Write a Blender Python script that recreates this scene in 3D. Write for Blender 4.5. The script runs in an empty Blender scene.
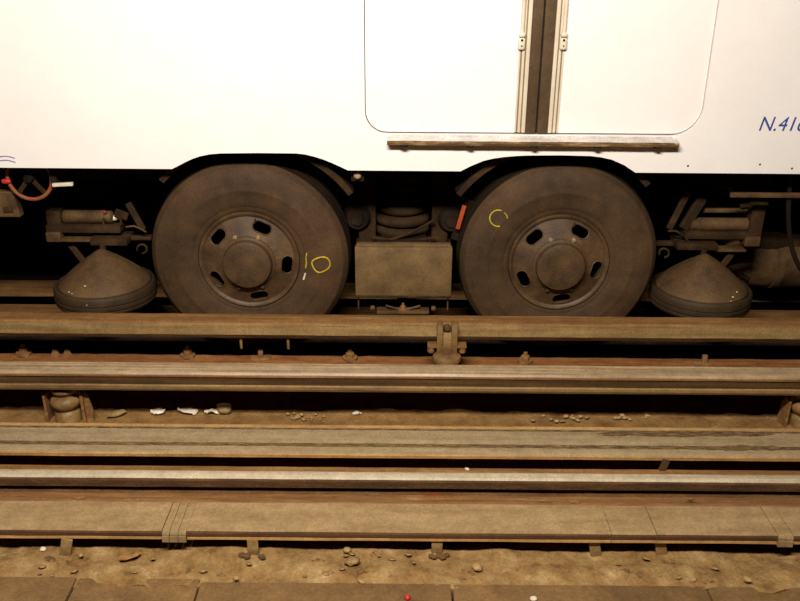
import bpy, bmesh, math, random
from mathutils import Vector, Matrix

random.seed(7)
S = bpy.context.scene
COL = S.collection
R = math.radians

# ------------------------------------------------------------------ camera
F = 850.0                       # focal length in pixels of the 800 x 601 frame
PITCH, ROLL, HCAM = 23.2, 0.45, 1.96
cam_d = bpy.data.cameras.new('camera')
cam_d.sensor_width = 36.0
cam_d.lens = F * 36.0 / 800.0
cam_d.clip_start = 0.05
cam = bpy.data.objects.new('camera', cam_d)
COL.objects.link(cam)
CM = (Matrix.Translation((0, 0, HCAM)) @ Matrix.Rotation(R(90 - PITCH), 4, 'X')
      @ Matrix.Rotation(R(ROLL), 4, 'Z'))
cam.matrix_world = CM
S.camera = cam

# ------------------------------------------------------------------ light
w = bpy.data.worlds.new('tunnel_air')
S.world = w
w.use_nodes = True
w.node_tree.nodes['Background'].inputs[0].default_value = (1.0, 0.72, 0.42, 1)
w.node_tree.nodes['Background'].inputs[1].default_value = 0.005


def area(name, loc, target, sx, sy, power, col):
    l = bpy.data.lights.new(name, 'AREA')
    l.shape = 'RECTANGLE'
    l.size, l.size_y = sx, sy
    l.energy = power
    l.color = col
    o = bpy.data.objects.new(name, l)
    COL.objects.link(o)
    o.location = loc
    d = Vector(target) - Vector(loc)
    o.rotation_euler = d.to_track_quat('-Z', 'Y').to_euler()
    return o


# the row of fluorescent lamps over the platform edge
area('platform_lamp', (-0.35, 0.72, 3.3), (-0.25, 3.6, 0.6), 1.8, 0.30, 280, (1.0, 0.90, 0.79))

S.view_settings.view_transform = 'Standard'
S.view_settings.look = 'None'
S.view_settings.gamma = 1.0
S.view_settings.use_curve_mapping = False
S.view_settings.exposure = 0.0


# ------------------------------------------------------------------ picking helpers
def ray(px, py):
    d = Vector(((px - 400.0) / F, -(py - 300.5) / F, -1.0))
    return CM.to_3x3() @ d


def at(px, py, Y):
    d = ray(px, py)
    t = Y / d.y
    return Vector((d.x * t, Y, HCAM + d.z * t))


def atz(px, py, Z):
    d = ray(px, py)
    t = (Z - HCAM) / d.z
    return Vector((d.x * t, d.y * t, Z))


# ------------------------------------------------------------------ materials
def lin(c):
    return tuple(((v / 255) / 12.92 if v / 255 <= 0.04045 else ((v / 255 + 0.055) / 1.055) ** 2.4) for v in c)


GAIN = (0.70, 0.68, 0.635)     # surface albedo for a displayed tone under the lamp
def A(r, g, b):
    c = lin((r, g, b))
    return tuple(min(0.9, c[i] * GAIN[i]) for i in range(3)) + (1,)


def mat(name, cols, scale=(1, 1, 1), ns=5.0, rough=0.8, metal=0.0, bump=0.15, bscale=80.0,
        spot=None, spot_thr=0.6, spot_scale=9.0, detail=8.0, lo=0.32, hi=0.68, spec=0.3, spot_map=None, grain=0.22, gscale=95.0):
    m = bpy.data.materials.new(name)
    m.use_nodes = True
    nt = m.node_tree
    N, L = nt.nodes, nt.links
    p = N['Principled BSDF']
    p.inputs['Roughness'].default_value = rough
    p.inputs['Metallic'].default_value = metal
    p.inputs['Specular IOR Level'].default_value = spec
    tc = N.new('ShaderNodeTexCoord')
    mp = N.new('ShaderNodeMapping')
    mp.inputs['Scale'].default_value = scale
    L.new(tc.outputs['Object'], mp.inputs['Vector'])
    nz = N.new('ShaderNodeTexNoise')
    nz.inputs['Scale'].default_value = ns
    nz.inputs['Detail'].default_value = detail
    nz.inputs['Roughness'].default_value = 0.62
    L.new(mp.outputs['Vector'], nz.inputs['Vector'])
    cr = N.new('ShaderNodeValToRGB')
    e = cr.color_ramp.elements
    n = len(cols)
    e[0].position, e[0].color = lo, cols[0]
    e[1].position, e[1].color = hi, cols[-1]
    for i in range(1, n - 1):
        q = e.new(lo + (hi - lo) * i / (n - 1))
        q.color = cols[i]
    L.new(nz.outputs['Fac'], cr.inputs['Fac'])
    out = cr.outputs['Color']
    if spot:
        n2 = N.new('ShaderNodeTexNoise')
        n2.inputs['Scale'].default_value = spot_scale
        n2.inputs['Detail'].default_value = 6.0
        n2.inputs['Roughness'].default_value = 0.7
        if spot_map:
            mp2 = N.new('ShaderNodeMapping')
            mp2.inputs['Scale'].default_value = spot_map
            L.new(tc.outputs['Object'], mp2.inputs['Vector'])
            L.new(mp2.outputs['Vector'], n2.inputs['Vector'])
        else:
            L.new(mp.outputs['Vector'], n2.inputs['Vector'])
        r2 = N.new('ShaderNodeValToRGB')
        r2.color_ramp.elements[0].position = spot_thr
        r2.color_ramp.elements[1].position = min(1.0, spot_thr + 0.07)
        L.new(n2.outputs['Fac'], r2.inputs['Fac'])
        mx = N.new('ShaderNodeMix')
        mx.data_type = 'RGBA'
        mx.inputs[7].default_value = spot
        L.new(r2.outputs['Color'], mx.inputs[0])
        L.new(out, mx.inputs[6])
        out = mx.outputs[2]
    if grain:
        for gs, g0, g1 in ((gscale, 1 - grain, 1 + grain * .8), (gscale * .16, 1 - grain * .8, 1 + grain * .6)):
            gn = N.new('ShaderNodeTexNoise')
            gn.inputs['Scale'].default_value = gs
            gn.inputs['Detail'].default_value = 4.0
            gn.inputs['Roughness'].default_value = 0.7
            L.new(tc.outputs['Object'], gn.inputs['Vector'])
            mr = N.new('ShaderNodeMapRange')
            mr.inputs[1].default_value, mr.inputs[2].default_value = .32, .68
            mr.inputs[3].default_value, mr.inputs[4].default_value = g0, g1
            L.new(gn.outputs['Fac'], mr.inputs[0])
            vm = N.new('ShaderNodeVectorMath')
            vm.operation = 'SCALE'
            L.new(out, vm.inputs[0])
            L.new(mr.outputs[0], vm.inputs['Scale'])
            out = vm.outputs[0]
    L.new(out, p.inputs['Base Color'])
    if bump:
        n3 = N.new('ShaderNodeTexNoise')
        n3.inputs['Scale'].default_value = bscale
        n3.inputs['Detail'].default_value = 5.0
        L.new(tc.outputs['Object'], n3.inputs['Vector'])
        b = N.new('ShaderNodeBump')
        b.inputs['Strength'].default_value = bump
        b.inputs['Distance'].default_value = 0.01
        L.new(n3.outputs['Fac'], b.inputs['Height'])
        L.new(b.outputs['Normal'], p.inputs['Normal'])
    return m


ST = (0.35, 6, 6)      # long streaks along the track
M = {}
M['white'] = mat('white_paint', [(.80, .765, .735, 1), (.83, .80, .775, 1)], ns=3, rough=.42, bump=.03, bscale=30,
                 spot=(.66, .58, .47, 1), spot_thr=.78, spot_scale=40, spec=.4, grain=.02)
M['sill'] = mat('sill_metal', [(.50, .46, .42, 1), (.68, .64, .60, 1)], scale=(1, 4, 4), ns=6, rough=.5, bump=.1)
M['sill_dirty'] = mat('sill_dirt', [A(80, 58, 30), A(120, 92, 54), A(180, 155, 115)], scale=(1, 5, 5), ns=9, rough=.7,
                      spot=A(250, 240, 220), spot_thr=.62, spot_scale=10)
M['trim'] = mat('trim_white', [A(238, 226, 206), A(252, 243, 228)], ns=8, rough=.4, bump=.03, grain=.04)
M['trim_line'] = mat('trim_groove_tan', [A(150, 125, 90), A(170, 145, 110)], ns=8, rough=.7)  # tan tone of the grooves between the trim strips
M['seal'] = mat('door_rubber', [A(88, 68, 46), A(100, 80, 56)], ns=10, rough=.7, bump=.05)
M['black'] = mat('black_gap', [(.006, .005, .004, 1), (.012, .01, .008, 1)], ns=6, rough=.9)
M['blue'] = mat('blue_paint', [(.03, .06, .26, 1), (.05, .09, .34, 1)], ns=30, rough=.5, bump=0)
M['violet'] = mat('violet_ink', [(.20, .17, .42, 1), (.30, .24, .50, 1)], ns=30, rough=.5, bump=0)
M['under'] = mat('sooty_shade_steel', [(.008, .006, .004, 1), (.020, .013, .008, 1), (.036, .022, .012, 1)], ns=7, rough=.85, bump=.3, spec=.08)  # near-black: shade under the car is put into this colour
M['brownsteel'] = mat('dusty_brown_steel', [A(44, 31, 19), A(64, 46, 28), A(84, 62, 38)], ns=8, rough=.75, bump=.25, spec=.15)
M['tansteel'] = mat('dusty_tan_steel', [A(70, 51, 31), A(98, 74, 46), A(120, 93, 58)], ns=10, rough=.65, bump=.15)
M['tyre'] = mat('dusty_rubber', [A(62, 46, 30), A(82, 62, 41), A(96, 73, 48)], ns=3.5, rough=.75, bump=.12, bscale=140, lo=.3, hi=.7, spec=.25)
M['tread'] = mat('tread_rubber', [A(28, 21, 15), A(46, 35, 24)], ns=6, rough=.9, bump=.2, spec=.08)
M['rim'] = mat('dusty_rim', [A(66, 49, 31), A(88, 66, 42), A(108, 84, 54)], ns=7, rough=.55, bump=.12, bscale=120, spec=.4)
M['hub'] = mat('dusty_hub', [A(70, 53, 35), A(88, 68, 44), A(100, 78, 50)], ns=9, rough=.6, bump=.15)
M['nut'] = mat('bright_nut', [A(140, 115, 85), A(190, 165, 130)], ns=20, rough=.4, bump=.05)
M['bright'] = mat('bright_metal', [A(235, 225, 205), A(250, 245, 230)], ns=8, rough=.3, bump=0)
M['yellow'] = mat('yellow_chalk', [A(190, 165, 30), A(225, 205, 70)], ns=60, rough=.9, bump=.1)
M['orange'] = mat('orange_tag', [A(180, 70, 30), A(205, 92, 42)], ns=15, rough=.6)
M['red'] = mat('red_paint', [A(190, 30, 40), A(235, 60, 70)], ns=15, rough=.5)
M['wheelred'] = mat('worn_red_handwheel', [A(185, 60, 40), A(150, 100, 60), A(175, 130, 80)], scale=(1, 1, 1), ns=12, rough=.6)
M['box'] = mat('collector_cover', [A(98, 78, 50), A(120, 96, 62), A(132, 106, 70)], ns=9, rough=.75, bump=.2, bscale=150)
M['cone'] = mat('guide_wheel_cover', [A(74, 55, 33), A(96, 73, 45), A(112, 87, 54)], ns=6, rough=.7, bump=.12,
                spot=A(190, 170, 135), spot_thr=.74, spot_scale=16)
M['gtyre'] = mat('guide_tyre_rubber', [A(54, 40, 24), A(74, 57, 34)], ns=6, rough=.7, bump=.1)
# track steel
M['bar_tan'] = mat('bar_tan', [A(134, 105, 62), A(158, 130, 84), A(172, 145, 98)], scale=ST, ns=6, rough=.7, bump=.12,
                   spot=A(128, 92, 50), spot_thr=.60, spot_scale=5)
M['bar_brown'] = mat('bar_brown', [A(116, 80, 42), A(142, 102, 58), A(160, 122, 74)], scale=ST, ns=7, rough=.8, bump=.2,
                     spot=A(178, 150, 108), spot_thr=.64, spot_scale=7)
M['bar_polish'] = mat('bar_polished_top', [A(136, 112, 82), A(166, 143, 112), A(194, 173, 144)], scale=(.3, 14, 8), ns=5, rough=.45, metal=.0, bump=.05, spec=.5)
M['bar_dark'] = mat('bar_rubbed_dark', [A(62, 45, 26), A(84, 62, 37), A(108, 82, 50)], scale=(.3, 14, 14), ns=5, rough=.55, bump=.1)
M['bar_low'] = mat('bar_lower_face', [A(112, 86, 50), A(146, 118, 74), A(152, 122, 76)], scale=ST, ns=6, rough=.7, bump=.12)
M['rust'] = mat('orange_rust', [A(128, 80, 40), A(156, 102, 54), A(172, 122, 70)], scale=(.6, 5, 5), ns=7, rough=.9, bump=.35,
                spot=A(200, 160, 105), spot_thr=.66, spot_scale=8)
M['rustdark'] = mat('dark_rust', [A(74, 50, 28), A(100, 70, 40), A(118, 86, 52)], scale=(.6, 5, 5), ns=7, rough=.9, bump=.35)
M['rustred'] = mat('red_rust', [A(128, 90, 54), A(150, 108, 66), A(160, 122, 80)], scale=(.7, 4, 4), ns=6, rough=.9, bump=.3,
                   spot=A(166, 82, 50), spot_thr=.57, spot_scale=4)
M['rail'] = mat('polished_rail', [A(184, 170, 144), A(208, 196, 172), A(218, 206, 184)], scale=(.25, 10, 10), ns=4, rough=.35, metal=.0, bump=.03, spec=.6)
M['bolt'] = mat('rusty_bolt', [A(124, 88, 50), A(168, 126, 78)], ns=30, rough=.85, bump=.2)
M['runway'] = mat('runway_steel', [A(158, 137, 104), A(174, 154, 120), A(184, 164, 132)], scale=(.3, 5, 5), ns=5, rough=.6, bump=.08,
                  spot=A(140, 116, 80), spot_thr=.66, spot_scale=6)
M['runway_scuff'] = mat('runway_scuff', [A(84, 66, 40), A(128, 104, 68), A(160, 138, 100)], scale=(2.5, 30, 8), ns=8, rough=.75, bump=.25, lo=.44, hi=.62)
M['strip'] = mat('cover_strip_steel', [A(140, 115, 78), A(158, 133, 94), A(168, 143, 106)], scale=(.5, 3, 3), ns=5, rough=.75, bump=.1,
                 spot=A(120, 92, 52), spot_thr=.68, spot_scale=7, spot_map=(.4, 9, 9))
M['edge'] = mat('edge_tan', [A(168, 124, 70), A(200, 158, 98)], scale=ST, ns=8, rough=.8)
M['edge_dark'] = mat('edge_dark', [A(78, 50, 30), A(106, 74, 44)], scale=ST, ns=8, rough=.85)
# ground
M['concrete'] = mat('rough_concrete', [A(104, 76, 42), A(146, 114, 68), A(160, 130, 84), A(184, 156, 110)], ns=9, rough=.95, bump=.9, bscale=38,
                    spot=A(108, 76, 42), spot_thr=.60, spot_scale=13, detail=14)
M['slab'] = mat('paving_concrete', [A(108, 82, 48), A(126, 97, 60), A(138, 108, 68)], ns=5, rough=.92, bump=.3, bscale=90,
                spot=A(92, 64, 34), spot_thr=.66, spot_scale=11, detail=12)
M['bed'] = mat('dirty_trackbed', [A(112, 80, 42), A(142, 108, 62), A(158, 124, 76)], ns=8, rough=.95, bump=.6, bscale=60,
               spot=A(170, 140, 92), spot_thr=.62, spot_scale=14)
M['darkbed'] = mat('sooty_shade_trackbed', [(.012, .009, .006, 1), (.03, .022, .014, 1)], ns=6, rough=.95, bump=.4)  # near-black so the pit stays dark; shade put into the colour
M['stone'] = mat('stone', [A(130, 104, 66), A(170, 142, 98)], ns=20, rough=.9)
M['palestone'] = mat('pale_stone', [A(160, 130, 86), A(190, 160, 114)], ns=20, rough=.9)
M['paper'] = mat('white_paper', [A(225, 210, 185), A(250, 240, 225)], ns=20, rough=.85, bump=.1)
M['leaf'] = mat('dry_leaf', [A(150, 112, 62), A(172, 134, 80)], ns=20, rough=.8)
M['porcelain'] = mat('glazed_insulator', [A(100, 74, 42), A(140, 110, 68), A(160, 130, 84)], ns=9, rough=.5, bump=.1, spec=.35)


# ------------------------------------------------------------------ mesh helpers
def finish(bm, name, m, parent=None, angle=35, smooth=True):
    me = bpy.data.meshes.new(name)
    bmesh.ops.recalc_face_normals(bm, faces=bm.faces[:])
    bm.to_mesh(me)
    bm.free()
    for mm in (m if isinstance(m, (list, tuple)) else [m]):
        me.materials.append(M[mm])
    if smooth:
        for p in me.polygons:
            p.use_smooth = True
        me.set_sharp_from_angle(angle=R(angle))
    o = bpy.data.objects.new(name, me)
    COL.objects.link(o)
    if parent:
        o.parent = parent
    return o


def tag(o, label=None, cat=None, group=None, kind=None):
    if label: o['label'] = label
    if cat: o['category'] = cat
    if group: o['group'] = group
    if kind: o['kind'] = kind
    return o


def thing(name, label, cat, loc=(0, 0, 0), group=None):
    o = bpy.data.objects.new(name, None)
    COL.objects.link(o)
    o.location = loc
    o.empty_display_size = .1
    return tag(o, label, cat, group)


def dup(o, dx, parent=None, dz=0.0, dy=0.0):
    c = o.copy()
    COL.objects.link(c)
    if parent is not None:
        c.parent = parent
    c.location = Vector(o.location) + Vector((dx, dy, dz))
    return c


def box(bm, x0, x1, y0, y1, z0, z1, bev=0.0, rot=None, segs=2):
    c = Vector(((x0 + x1) / 2, (y0 + y1) / 2, (z0 + z1) / 2))
    mtx = Matrix.Translation(c)
    if rot is not None:
        mtx = mtx @ rot
    mtx = mtx @ Matrix.Diagonal((abs(x1 - x0), abs(y1 - y0), abs(z1 - z0), 1))
    r = bmesh.ops.create_cube(bm, size=1, matrix=mtx)
    if bev > 0:
        es = set()
        for v in r['verts']:
            es.update(v.link_edges)
        bmesh.ops.bevel(bm, geom=list(es), offset=bev, segments=segs, affect='EDGES', profile=.5)
    return bm


def boxo(name, m, parent, *a, **k):
    return finish(box(bmesh.new(), *a, **k), name, m, parent)


def lathe(bm, prof, center=(0, 0, 0), axis='Y', seg=64, mats=None):
    """prof: (radius, offset along the axis)"""
    rings = []
    c = Vector(center)
    for r, h in prof:
        ring = []
        if r < 1e-6:
            v = Vector((0, h, 0)) if axis == 'Y' else (Vector((0, 0, h)) if axis == 'Z' else Vector((h, 0, 0)))
            ring = [bm.verts.new(c + v)]
        else:
            for i in range(seg):
                a = 2 * math.pi * i / seg
                u, v_ = r * math.cos(a), r * math.sin(a)
                if axis == 'Y': v = Vector((u, h, v_))
                elif axis == 'Z': v = Vector((u, v_, h))
                else: v = Vector((h, u, v_))
                ring.append(bm.verts.new(c + v))
        rings.append(ring)
    for k in range(len(rings) - 1):
        a, b = rings[k], rings[k + 1]
        mi = mats[k] if mats else 0
        n = max(len(a), len(b))
        if n == 1:
            continue
        for i in range(n):
            j = (i + 1) % n
            if len(a) == 1: f = bm.faces.new((a[0], b[i], b[j]))
            elif len(b) == 1: f = bm.faces.new((a[i], b[0], a[j]))
            else: f = bm.faces.new((a[i], b[i], b[j], a[j]))
            f.material_index = mi
    return bm


def tube(bm, pts, r, seg=8, cap=True, closed=False):
    pts = [Vector(p) for p in pts]
    n = len(pts)
    rings = []
    up = None
    for i, p in enumerate(pts):
        if closed:
            t = (pts[(i + 1) % n] - pts[i - 1]).normalized()
        else:
            t = (pts[min(i + 1, n - 1)] - pts[max(i - 1, 0)]).normalized()
        if up is None:
            up = Vector((0, 0, 1)) if abs(t.z) < .9 else Vector((0, 1, 0))
        s = t.cross(up).normalized()
        up = s.cross(t).normalized()
        rr = r[i] if isinstance(r, (list, tuple)) else r
        rings.append([bm.verts.new(p + (s * math.cos(2 * math.pi * k / seg) + up * math.sin(2 * math.pi * k / seg)) * rr) for k in range(seg)])
    for i in range(n if closed else n - 1):
        a, b = rings[i], rings[(i + 1) % n]
        for k in range(seg):
            bm.faces.new((a[k], a[(k + 1) % seg], b[(k + 1) % seg], b[k]))
    if cap and not closed:
        bm.faces.new(rings[0])
        bm.faces.new(rings[-1][::-1])
    return bm


def tubeo(name, m, parent, pts, r, seg=8, **k):
    return finish(tube(bmesh.new(), pts, r, seg, **k), name, m, parent, angle=50)


def slabbar(bm, a, b, wdt, thick):
    """flat bar from a to b (points), width seen from the front, thickness along Y"""
    a, b = Vector(a), Vector(b)
    t = (b - a)
    ln = t.length
    t.normalize()
    yv = Vector((0, 1, 0))
    s = t.cross(yv).normalized()
    yv = s.cross(t).normalized()
    mtx = Matrix((t, s, yv)).transposed().to_4x4()
    mtx.translation = (a + b) / 2
    r = bmesh.ops.create_cube(bm, size=1, matrix=mtx @ Matrix.Diagonal((ln, wdt, thick, 1)))
    es = set()
    for v in r['verts']:
        es.update(v.link_edges)
    bmesh.ops.bevel(bm, geom=list(es), offset=min(wdt, thick) * .18, segments=1, affect='EDGES')
    return bm


def extrude_x(prof, x0, x1, step=0.12, jit=0.0, mats=None, jz=None):
    """closed profile of (y, z) swept along the track"""
    bm = bmesh.new()
    n = max(2, int((x1 - x0) / step) + 1)
    rnd = random.Random(int(abs(prof[0][0] * 1000 + prof[0][1] * 77)) + len(prof))
    rings = []
    for i in range(n):
        x = x0 + (x1 - x0) * i / (n - 1)
        rings.append([bm.verts.new((x, y + rnd.uniform(-jit, jit), z + rnd.uniform(-jit, jit))) for y, z in prof])
    m = len(prof)
    for i in range(n - 1):
        for k in range(m):
            f = bm.faces.new((rings[i][k], rings[i + 1][k], rings[i + 1][(k + 1) % m], rings[i][(k + 1) % m]))
            f.material_index = mats[k] if mats else 0
    bm.faces.new(rings[0])
    bm.faces.new(rings[-1][::-1])
    return bm


def panel_bm(outlines, y0, y1):
    """flat panel in the XZ plane with holes; outlines = lists of (x, z)"""
    cu = bpy.data.curves.new('panel', 'CURVE')
    cu.dimensions = '2D'
    cu.fill_mode = 'BOTH'
    cu.extrude = abs(y1 - y0) / 2
    for ol in outlines:
        sp = cu.splines.new('POLY')
        sp.points.add(len(ol) - 1)
        for p, (x, z) in zip(sp.points, ol):
            p.co = (x, z, 0, 1)
        sp.use_cyclic_u = True
    ob = bpy.data.objects.new('panel', cu)
    COL.objects.link(ob)
    dg = bpy.context.evaluated_depsgraph_get()
    me = bpy.data.meshes.new_from_object(ob.evaluated_get(dg))
    bm = bmesh.new()
    bm.from_mesh(me)
    bmesh.ops.remove_doubles(bm, verts=bm.verts[:], dist=1e-5)
    yc = (y0 + y1) / 2
    for v in bm.verts:
        x, z, d = v.co
        v.co = (x, yc - d, z)
    bpy.data.objects.remove(ob)
    bpy.data.curves.remove(cu)
    bpy.data.meshes.remove(me)
    return bm


def hexbolt(bm, c, r, h, washer=True):
    """bolt head standing on Z"""
    c = Vector(c)
    if washer:
        lathe(bm, [(0, 0), (r * 1.7, 0), (r * 1.7, h * .25), (0, h * .25)], c, 'Z', 14)
    lathe(bm, [(0, h * .2), (r, h * .2), (r, h * .75), (r * .85, h * .85), (0, h * .85)], c, 'Z', 6)
    lathe(bm, [(0, h * .8), (r * .45, h * .8), (r * .45, h * 1.25), (0, h * 1.3)], c, 'Z', 10)
    return bm


XL, XR = -4.6, 4.6

# ================================================================== SETTING
# trackbed
tag(boxo('floor', 'darkbed', None, XL, XR, 2.05, 7.2, -.42, -.26), kind='structure')


def rough_strip(name, m, y0, y1, z, amp, x0=XL, x1=XR, stepx=.03, stepy=.022, edge=0.0, zb=-.27, seed=1):
    rnd = random.Random(seed)
    from mathutils import noise
    bm = bmesh.new()
    nx = int((x1 - x0) / stepx) + 1
    ny = max(2, int((y1 - y0) / stepy) + 1)
    g = []
    for i in range(nx):
        x = x0 + (x1 - x0) * i / (nx - 1)
        row = []
        for j in range(ny):
            t = j / (ny - 1)
            y = y0 + (y1 - y0) * t
            q = Vector((x * 5, y * 7, seed * 3.7))
            h = noise.fractal(q, 1.0, 2.1, 5) * amp + noise.noise(q * 6) * amp * .35
            if edge:
                if t == 0: y += noise.noise(Vector((x * 9, 0, seed))) * edge
                if t == 1: y += noise.noise(Vector((x * 9, 5, seed))) * edge
            row.append(bm.verts.new((x, y, z + h)))
        g.append(row)
    for i in range(nx - 1):
        for j in range(ny - 1):
            bm.faces.new((g[i][j], g[i + 1][j], g[i + 1][j + 1], g[i][j + 1]))
    # skirts
    for j in (0, ny - 1):
        low = [bm.verts.new((r[j].co.x, r[j].co.y, zb)) for r in g]
        for i in range(nx - 1):
            bm.faces.new((g[i][j], g[i + 1][j], low[i + 1], low[i]))
    o = finish(bm, name, m, None, angle=60)
    return tag(o, kind='structure')


verge = rough_strip('floor_concrete_verge', 'concrete', 2.300, 2.62, -.106, .020, edge=.034, stepx=.018, stepy=.016, seed=3)
tag(verge, 'rough broken concrete strip between the paving slabs and the steel cover strip', None)
bedn = rough_strip('floor_dirt_under_guide_bar', 'bed', 3.19, 3.335, -.012, .010, stepx=.03, edge=.02, seed=5)  # ends early; the drop behind is shaped to keep the bar's shade black
tag(bedn, 'dusty dirt covered concrete strip under the near guide bar', None)

tag(boxo('wall_back', 'darkbed', None, XL, XR, 7.2, 7.3, -.42, 4.0), kind='structure')
# paving slabs along the bottom of the photograph
zs = -.098
pav = boxo('floor_paving_bed', 'darkbed', None, XL, XR, 1.2, 2.30, -.27, -.150)
tag(pav, 'paving of concrete slabs nearest the viewer', None, kind='structure')
jx = [atz(72, 588, zs).x, atz(198, 588, zs).x, atz(452, 588, zs).x, atz(708, 590, zs).x]
xs = [XL, jx[0] - 1.45, jx[0] - .72, jx[0], jx[1], jx[2], jx[3], jx[3] + .8, jx[3] + 1.7, XR]
for k in range(len(xs) - 1):
    dz = random.uniform(-.004, .003)
    y1 = 2.335 + (0.006 if k < 4 else -.012)
    for (ya, yb) in ((1.72, y1), (1.2, 1.715)):
        bm = bmesh.new()
        box(bm, xs[k] + .003, xs[k + 1] - .003, ya, yb - .003, -.150, zs + dz, bev=.006)
        finish(bm, 'paving_slab', 'slab', pav)

# ================================================================== METRO CAR
car = thing('metro_car', 'white metro car with two dusty rubber tyred wheels showing under its side', 'metro car', (0, 0, 0))
YB = 3.85          # plane of the body side
ZB = at(400, 170.8, YB).z


def body_outline():
    pts = [(XL, ZB)]
    for arch in ([(172, 169), (178, 166), (185, 162.3), (192, 159), (200, 156.3), (209, 154.4), (220, 153.4), (258, 153.0), (296, 153.4), (305, 154.4), (314, 156.6), (323, 159.4), (331.5, 162.8), (340, 166.6), (348, 170.3)],
                 [(460.5, 171.2), (471, 166), (483, 161), (493, 158.6), (504, 157), (516, 156), (528, 155.5), (560, 155.3), (590, 156), (601, 157.3), (611.6, 159.6), (624, 165), (635.6, 171)]):
        q = [at(px, py, YB) for px, py in arch]
        for i, p in enumerate(q):
            z = max(p.z, ZB)
            if i in (0, len(q) - 1): z = ZB
            pts.append((p.x, z))
    pts += [(XR, ZB), (XR, 3.15), (XL, 3.15)]
    return pts


DX0, DX1, DXM = -.165, 1.357, .613
ZD = at(537, 134.8, YB).z


def door_outline(x0, x1, z0, z1, r0, r1, n=8):
    """rounded lower corners r0 (left) and r1 (right)"""
    p = [(x0, z1)]
    if r0 > 0:
        for i in range(n + 1):
            a = math.pi + math.pi / 2 * i / n
            p.append((x0 + r0 + r0 * math.cos(a), z0 + r0 + r0 * math.sin(a)))
    else:
        p.append((x0, z0))
    if r1 > 0:
        for i in range(n + 1):
            a = -math.pi / 2 + math.pi / 2 * i / n
            p.append((x1 - r1 + r1 * math.cos(a), z0 + r1 + r1 * math.sin(a)))
    else:
        p.append((x1, z0))
    p.append((x1, z1))
    return p


bm = panel_bm([body_outline(), door_outline(DX0, DX1, ZD, 2.95, .10, .13)], YB, YB + .035)
finish(bm, 'body_side', 'white', car, angle=30)
boxo('door_recess', 'seal', car, DX0 - .05, DX1 + .05, YB + .040, YB + .06, ZD - .05, 3.0)
# far side, roof and floor of the car
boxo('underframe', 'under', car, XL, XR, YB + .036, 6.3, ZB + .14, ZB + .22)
boxo('body_far_side', 'white', car, XL, XR, 6.3, 6.34, ZB + .2, 3.15)
boxo('roof', 'white', car, XL, XR, YB + .036, 6.34, 3.12, 3.22)

# door leaves
HS = .052           # half width of the rubber seal
STW = .048          # trim strip beside it
lf = finish(panel_bm([door_outline(DX0 + .004, DXM - HS - STW, ZD + .007, 2.945, .095, 0)], YB + .010, YB + .032), 'door_leaf', 'white', car, angle=30)
rf = finish(panel_bm([door_outline(DXM + HS + STW, DX1 - .004, ZD + .007, 2.945, 0, .125)], YB + .010, YB + .032), 'door_leaf', 'white', car, angle=30)
for leaf, sgn in ((lf, -1), (rf, 1)):
    e = DXM + sgn * HS           # seal side of the strip
    def st(a, b): return sorted((e + sgn * a, e + sgn * b))
    a, b = st(0.0, .017); boxo('edge_strip', 'trim', leaf, a, b, YB + .000, YB + .03, ZD + .008, 2.945, bev=.003)
    a, b = st(.017, .022); boxo('strip_groove', 'trim_line', leaf, a, b, YB + .012, YB + .03, ZD + .008, 2.945)
    a, b = st(.022, .034); boxo('edge_strip', 'trim', leaf, a, b, YB + .004, YB + .03, ZD + .008, 2.945, bev=.003)
    a, b = st(.034, .040); boxo('strip_groove', 'trim_line', leaf, a, b, YB + .014, YB + .03, ZD + .008, 2.945)
    a, b = st(.040, .048); boxo('edge_strip', 'trim', leaf, a, b, YB + .007, YB + .03, ZD + .008, 2.945, bev=.002)
    # pull rod and its little bracket
    p = at(521.7 if sgn < 0 else 563.5, 43, YB - .005)
    tubeo('pull_rod', 'trim', leaf, [(p.x, YB - .004, p.z + .03), (p.x, YB - .004, 2.2)], .008, 10)
    bm = bmesh.new()
    box(bm, p.x - .016, p.x + .016, YB - .012, YB + .01, p.z - .030, p.z + .022, bev=.009, segs=3)
    br = finish(bm, 'rod_bracket', 'trim', leaf)
    bm = bmesh.new()
    box(bm, p.x - .014, p.x + .014, YB - .016, YB + .01, p.z + .024, p.z + .044, bev=.007, segs=3)
    finish(bm, 'rod_collar', 'trim', leaf)
    for dz, rr in ((.012, .0055), (-.012, .0035)):
        bm = bmesh.new()
        lathe(bm, [(0, -.0005), (rr, 0), (rr, .003), (0, .003)], (p.x, YB - .0135, p.z + dz), 'Y', 12)
        finish(bm, 'bracket_screw', 'black', leaf)
for sgn in (-1, 1):
    a, b = sorted((DXM + sgn * .0035, DXM + sgn * HS))
    bm = bmesh.new()
    box(bm, a, b, YB + .006, YB + .036, ZD + .004, 2.945, bev=.004)
    tag(finish(bm, 'door_seal', 'seal', car), 'brown rubber door seal')
boxo('seal_gap', 'black', car, DXM - .004, DXM + .004, YB + .018, YB + .036, ZD + .004, 2.94)

# door sill rail
sx0, sx1 = at(387, 141, YB - .06).x, at(680, 145, YB - .06).x
zt = at(537, 141.8, YB - .050).z
zb_ = at(537, 146.2, YB - .050).z
sill = finish(extrude_x([(YB, ZD - .010), (YB, zb_), (YB - .050, zb_), (YB - .052, (zt + zb_) / 2), (YB - .050, zt)], sx0, sx1, .06, .0007,
                        mats=[1, 1, 1, 1, 0]), 'door_sill', ['sill', 'sill_dirty'], car, angle=20)
boxo('sill_guide_strip', 'sill', car, sx0 + .02, sx1 - .02, YB - .004, YB + .02, ZD - .014, ZD - .004)
for px in (404, 470, 534, 597, 657):
    p = at(px, 148, YB - .03)
    bm = bmesh.new()
    lathe(bm, [(0, 0), (.018, 0), (.018, .010), (0, .010)], (p.x, YB - .032, zb_ - .010), 'Z', 12)
    finish(bm, 'sill_stud', 'black', sill)
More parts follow.
